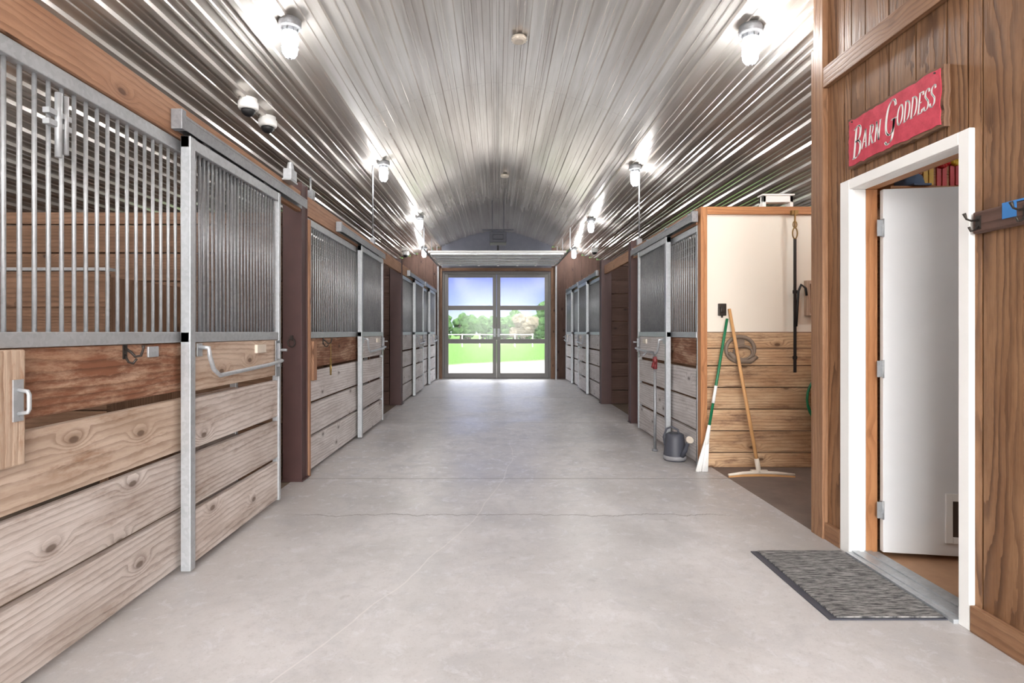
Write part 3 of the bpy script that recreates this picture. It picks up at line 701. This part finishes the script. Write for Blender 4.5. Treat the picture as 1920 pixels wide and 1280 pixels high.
# ------------------------------------------------------------------ sign
e=thing('wooden_sign',(1.975,2.825,2.3),'distressed red wooden sign reading Barn Goddess in white letters','sign'); o=(1.975,2.825,2.3)
mb=MB()
ny=26; y0,y1,z0,z1=2.485,3.165,2.16,2.435
pts=[]
rr=random.Random(3)
for i in range(ny+1): pts.append((y0+(y1-y0)*i/ny, z0+rr.uniform(-.004,.004)))
for i in range(1,9): pts.append((y1+rr.uniform(-.004,.004), z0+(z1-z0)*i/9))
for i in range(ny+1): pts.append((y1-(y1-y0)*i/ny, z1+rr.uniform(-.004,.004)))
for i in range(1,9): pts.append((y0+rr.uniform(-.004,.004), z1-(z1-z0)*i/9))
def plate(mb,pts,xa,xb,m=0):
    b=len(mb.v); n=len(pts); mb.v+=[(xa,p[0],p[1]) for p in pts]+[(xb,p[0],p[1]) for p in pts]
    mb.face([b+i for i in range(n)],m,.4,[p for p in pts]); mb.face([b+n+i for i in range(n)][::-1],m,.4,[p for p in pts][::-1])
    for i in range(n):
        j=(i+1)%n; mb.face([b+i,b+n+i,b+n+j,b+j],m,.4,[(pts[i][0],0),(pts[i][0],.02),(pts[j][0],.02),(pts[j][0],0)])
plate(mb,pts,1.972,1.999)
mb.build('board',M['dark'],origin=o,parent=e)
c=(2.825,2.2975); mb=MB()
p2=[(c[0]+(p[0]-c[0])*.955+rr.uniform(-.003,.003), c[1]+(p[1]-c[1])*.90+rr.uniform(-.003,.003)) for p in pts]
plate(mb,p2,1.968,1.973)
mb.build('painted_face',M['signred'],origin=o,parent=e)
G={
'B':([[(.15,0),(.15,1)],[(-.05,.93),(.15,1),(.45,1),(.62,.88),(.6,.66),(.42,.54),(.15,.52)],[(.15,.52),(.5,.52),(.74,.36),(.68,.1),(.42,0),(.0,.0)]],.86),
'A':([[(0,0),(.38,1)],[(.38,1),(.72,0)],[(.14,.33),(.6,.33)],[(-.1,0),(.12,0)],[(.6,0),(.86,0)]],.92),
'R':([[(.15,0),(.15,1)],[(0,1),(.4,1),(.62,.88),(.6,.64),(.4,.5),(.15,.48)],[(.35,.48),(.72,.03),(.88,0)],[(0,0),(.3,0)]],.92),
'N':([[(.12,0),(.12,1)],[(0,1),(.12,1)],[(.12,1),(.72,0)],[(.72,0),(.72,1)],[(.6,1),(.86,1)],[(0,0),(.26,0)]],.98),
'G':([[(.8,.8),(.68,.96),(.45,1),(.15,.85),(.03,.5),(.12,.14),(.42,0),(.66,.05),(.76,.2),(.76,.42)],[(.52,.42),(.95,.42)],[(.76,.42),(.76,-.05),(.6,-.22),(.3,-.26),(.1,-.16)]],1.05),
'O':([[(.4+.38*math.cos(a),.5+.5*math.sin(a)) for a in [i*math.pi/8 for i in range(17)]]],.92),
'D':([[(.14,0),(.14,1)],[(0,1),(.35,1),(.68,.85),(.78,.5),(.66,.14),(.35,0),(0,0)]],.92),
'E':([[(.14,0),(.14,1)],[(0,1),(.58,1),(.6,.84)],[(.14,.52),(.46,.52)],[(0,0),(.6,0),(.64,.18)]],.76),
'S':([[(.56,.82),(.5,.96),(.3,1),(.08,.88),(.08,.68),(.3,.53),(.54,.38),(.58,.15),(.38,0),(.12,.03),(.02,.2)]],.72)}
def cat(ps):
    if len(ps)<4: return ps
    out=[]; P=[ps[0]]+list(ps)+[ps[-1]]
    for i in range(1,len(P)-2):
        for t_ in range(5):
            t=t_/5; q=[]
            for k in (0,1):
                a,b,c_,d_=P[i-1][k],P[i][k],P[i+1][k],P[i+2][k]
                q.append(.5*((2*b)+(-a+c_)*t+(2*a-5*b+4*c_-d_)*t*t+(-a+3*b-3*c_+d_)*t**3))
            out.append(tuple(q))
    out.append(ps[-1]); return out
def text(kx,mb):
    def put(ch,u0,h,base,wn):
        strokes,adv=G[ch]
        for st in strokes:
            ps=[(u0+(p[0]*kx+p[1]*.14)*h, base+p[1]*h) for p in cat(st)]
            for i in range(len(ps)-1):
                for nx,nz in ((wn,wn*.15),(wn*.12,wn*.45)):
                    a,b=ps[i],ps[i+1]; k=len(mb.v)
                    for (q,sg) in ((a,-1),(b,-1),(b,1),(a,1)):
                        mb.v.append((1.9665,3.125-(q[0]+sg*nx/2),q[1]+sg*nz/2))
                    mb.face([k,k+1,k+2,k+3],0,.5,[(0,0)]*4)
        return u0+adv*kx*h
    u=put('B',.01,.165,2.205,.017)+.012
    for i,ch in enumerate('ARN'): u=put(ch,u,.098,2.236+.002*i,.011)+.007
    u+=.025
    u=put('G',u,.165,2.237,.016)+.004
    for i,ch in enumerate('ODDESS'): u=put(ch,u,.094,2.262+.001*i,.0105)+.0045
    return u
L1=text(1.0,MB()); L2=text(.5,MB()); kx=.5+(.6-L2)*.5/(L1-L2)
mb=MB(); text(kx,mb)
mb.build('lettering',M['white'],origin=o,parent=e)
for yy in (2.53,3.12):
    MB().cyl((1.962,yy,2.412),(1.97,yy,2.412),.004,n=8).build('nail',M['iron'],origin=o,parent=e)

# coat rack
e=thing('coat_rack',(1.98,1.9,1.7),'brown wooden coat rack board with black iron hooks','coat rack'); o=(1.98,1.9,1.7)
MB().box(1.975,2.0,1.3,2.34,1.655,1.745).build('board',M['redbrown'],origin=o,parent=e,bevel=.006)
for y in (2.31,2.1,1.85,1.6):
    x=1.975; z=1.70
    mb=MB(); mb.box(x-.004,x,y-.012,y+.012,z-.03,z+.025)
    mb.tube([(x,y,z+.01),(x-.03,y,z+.005),(x-.05,y,z+.012),(x-.06,y,z+.035)],[.005,.004,.004,.007]); mb.tube([(x,y,z-.015),(x-.02,y,z-.035),(x-.032,y,z-.038),(x-.04,y,z-.02)],[.004,.004,.004,.005])
    mb.build('hook',M['iron'],origin=o,parent=e)
MB().box(1.972,2.0,2.08,2.2,1.7452,1.752).box(1.9725,1.9745,2.14,2.2,1.69,1.752).build('tape_strip',M['blue'],origin=o,parent=e,label='blue tape strip')

def rosette(x,z,m,mc):
    y=3.399; e=thing('award_ribbon',(x,y,z),'bright rosette award ribbon pinned to wall','ribbon','award ribbons')
    mb=MB()
    for k in range(12):
        a=k*math.pi/6; c_,s_=math.cos(a),math.sin(a)
        mb.tube([(x,y-.006,z),(x+.045*c_,y-.012,z+.045*s_)],[.004,.013],6)
    mb.build('rosette',M[m],origin=(x,y,z),parent=e)
    mb=MB(); mb.box(x-.03,x-.004,y-.006,y,z-.17,z-.02); mb.box(x+.004,x+.03,y-.006,y,z-.16,z-.02); mb.build('tail',M[mc],origin=(x,y,z),parent=e)
for i,x in enumerate((2.52,2.6,2.68,2.76,2.84,2.92)):
    rosette(x,2.28+.015*(i%2),('yellow','redr','redr','yellow','redr','blue')[i],('redr','yellow','redr','redr','yellow','redr')[i])
mb=MB()
mb.lathe([(.07,0),(.075,.03),(.065,.07),(.03,.1),(.005,.105)],(2.42,3.31,2.085)); mb.box(2.37,2.47,3.2,3.27,2.085,2.095)
mb.build('riding_cap',M['jacket'],origin=(2.42,3.31,2.085),label='blue-gray fabric cap on a high shelf',cat='cap')
MB().box(2.25,3.2,3.22,3.399,2.06,2.085).build('shelf',M['orange'],origin=(2.7,3.3,2.06),label='narrow orange wood shelf on tack room wall',cat='shelf')

e=thing('door_mat',(1.72,2.83,0),'ribbed gray carpet doormat with rubber border by the door','doormat'); o=(1.72,2.83,0)
MB().box(1.44,1.955,2.44,3.2,0,.006).build('rubber_border',M['grayp'],origin=o,parent=e,bevel=.002)
MB().box(1.475,1.945,2.45,3.19,.006,.014).build('carpet',M['mat'],origin=o,parent=e,bevel=.002)

# ------------------------------------------------------------------ outdoors
MB().box(-160,160,YF+.3,260,-.2,-.03).build('ground',M['ground'],kind='structure',label='sunny lawn with pale gravel drive')
MB().box(-60,60,-60,YN-1,-.2,-.03).build('ground',M['apron'],kind='structure',label='pale gravel apron outside the open doorway')
def tree(x,y,h,r,mat,lab,seed,lo=.38):
    R=random.Random(seed); e=thing('tree',(x,y,-.03),lab,'tree','trees beyond the lawn'); o=(x,y,-.03)
    mb=MB(); mb.tube([(x,y,-.03),(x+.1,y,h*.3),(x,y,h*.6)],[.2,.14,.08],8)
    for k in range(4):
        a=R.uniform(0,6.28); mb.tube([(x,y,h*.3),(x+math.cos(a)*r*.5,y+math.sin(a)*r*.5,h*.65)],[.1,.03],6)
    mb.build('trunk',M['bark'],origin=o,parent=e)
    bm=bmesh.new()
    for k in range(10):
        a=R.uniform(0,6.28); q=R.uniform(0,.6)*r; cz_=h*R.uniform(lo,.78)
        rad=r*R.uniform(.35,.5); g=bmesh.ops.create_icosphere(bm,subdivisions=3,radius=rad,matrix=Matrix.Translation((math.cos(a)*q,math.sin(a)*q,cz_)))
        for v in g['verts']:
            n_=noise.noise(v.co*1.7+Vector((seed,0,0)))+.5*noise.noise(v.co*5)
            ctr=Vector((math.cos(a)*q,math.sin(a)*q,cz_)); v.co=ctr+(v.co-ctr)*(1+.35*n_)
    me=bpy.data.meshes.new('foliage'); bm.to_mesh(me); bm.free(); me.materials.append(mat)
    ob=bpy.data.objects.new('foliage',me); COL.objects.link(ob); ob.parent=e
sd=1
for row,(yy,off,sp_,hh) in enumerate(((86,-15,3.6,3.8),(93,-16.8,3.6,4.4),(102,-18,4.2,5.2))):
    for i in range(10):
        x=off+i*sp_; tree(x,yy,hh*random.uniform(.85,1.15),1.75+.35*(row==2),M['leaf'],'leafy green tree at the edge of the lawn',sd,lo=.18); sd+=1
tree(3.1,66,3.7,1.7,M['leaf2'],'pale blossoming tree on the lawn',50,lo=.3)
tree(7.3,72,5.2,2.2,M['leaf'],'large green tree at the edge of the lawn',51)
mb=MB()
for i in range(9): mb.box(-9+i*1.5,-8.95+i*1.5,48,48.1,-.03,1.1)
for z in (.5,1.0): mb.box(-9,3.1,48.02,48.06,z,z+.05)
mb.build('paddock_fence',M['pale_gray'],origin=(-3,48,-.03),label='low gray wooden paddock fence across the lawn',cat='fence')

# ------------------------------------------------------------------ light & world
sun=bpy.data.lights.new('sun','SUN'); sun.energy=2.4; sun.angle=.02; sun.color=(1,.97,.92)
so=bpy.data.objects.new('sun',sun); COL.objects.link(so); so.rotation_euler=(math.radians(18),math.radians(48),0)
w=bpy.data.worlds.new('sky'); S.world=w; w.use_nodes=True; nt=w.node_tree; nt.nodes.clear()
tc=nt.nodes.new('ShaderNodeTexCoord'); sp=nt.nodes.new('ShaderNodeSeparateXYZ'); nt.links.new(tc.outputs['Generated'],sp.inputs[0])
cr=nt.nodes.new('ShaderNodeValToRGB'); nt.links.new(sp.outputs[2],cr.inputs[0])
E=cr.color_ramp.elements
E[0].position=0; E[0].color=(.74,.82,.98,1); E[1].position=1; E[1].color=(1,1,1,1)
for p,c_ in ((.03,(.58,.7,.94,1)),(.055,(.34,.45,.86,1)),(.1,(.17,.23,.7,1)),(.16,(.22,.32,.78,1)),(.35,(.93,.96,1,1))):
    q=E.new(p); q.color=c_
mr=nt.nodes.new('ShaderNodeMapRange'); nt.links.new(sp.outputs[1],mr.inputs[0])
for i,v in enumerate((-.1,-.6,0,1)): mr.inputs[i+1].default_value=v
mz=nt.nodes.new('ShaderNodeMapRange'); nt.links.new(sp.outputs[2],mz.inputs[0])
for i,v in enumerate((.2,.5,0,4)): mz.inputs[i+1].default_value=v  # upper sky strengthened to send extra light in through the end glass
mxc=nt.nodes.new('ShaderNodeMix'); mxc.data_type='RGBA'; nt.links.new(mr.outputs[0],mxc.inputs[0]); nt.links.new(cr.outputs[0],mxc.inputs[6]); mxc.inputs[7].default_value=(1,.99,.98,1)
ml=nt.nodes.new('ShaderNodeMath'); ml.operation='MULTIPLY_ADD'; nt.links.new(mr.outputs[0],ml.inputs[0]); ml.inputs[1].default_value=11.5; ml.inputs[2].default_value=1.0  # sky strength raised behind the camera as added frontal fill
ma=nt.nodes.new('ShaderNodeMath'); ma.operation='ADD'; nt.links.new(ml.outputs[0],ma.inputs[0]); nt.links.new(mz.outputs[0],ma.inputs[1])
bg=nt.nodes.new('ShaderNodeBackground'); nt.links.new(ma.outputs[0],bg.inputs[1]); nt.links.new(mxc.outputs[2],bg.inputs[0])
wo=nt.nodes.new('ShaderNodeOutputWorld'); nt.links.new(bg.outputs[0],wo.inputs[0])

cam=bpy.data.cameras.new('camera'); co=bpy.data.objects.new('camera',cam); COL.objects.link(co)
co.location=(0,0,1.25); co.rotation_euler=(math.pi/2,0,0)
cam.sensor_width=36; cam.lens=19.8; cam.shift_x=28/1920; cam.shift_y=-18/1920; cam.clip_start=.05; cam.clip_end=500
S.camera=co
S.view_settings.view_transform='Standard'
S.view_settings.look='None'
S.view_settings.exposure=0.42
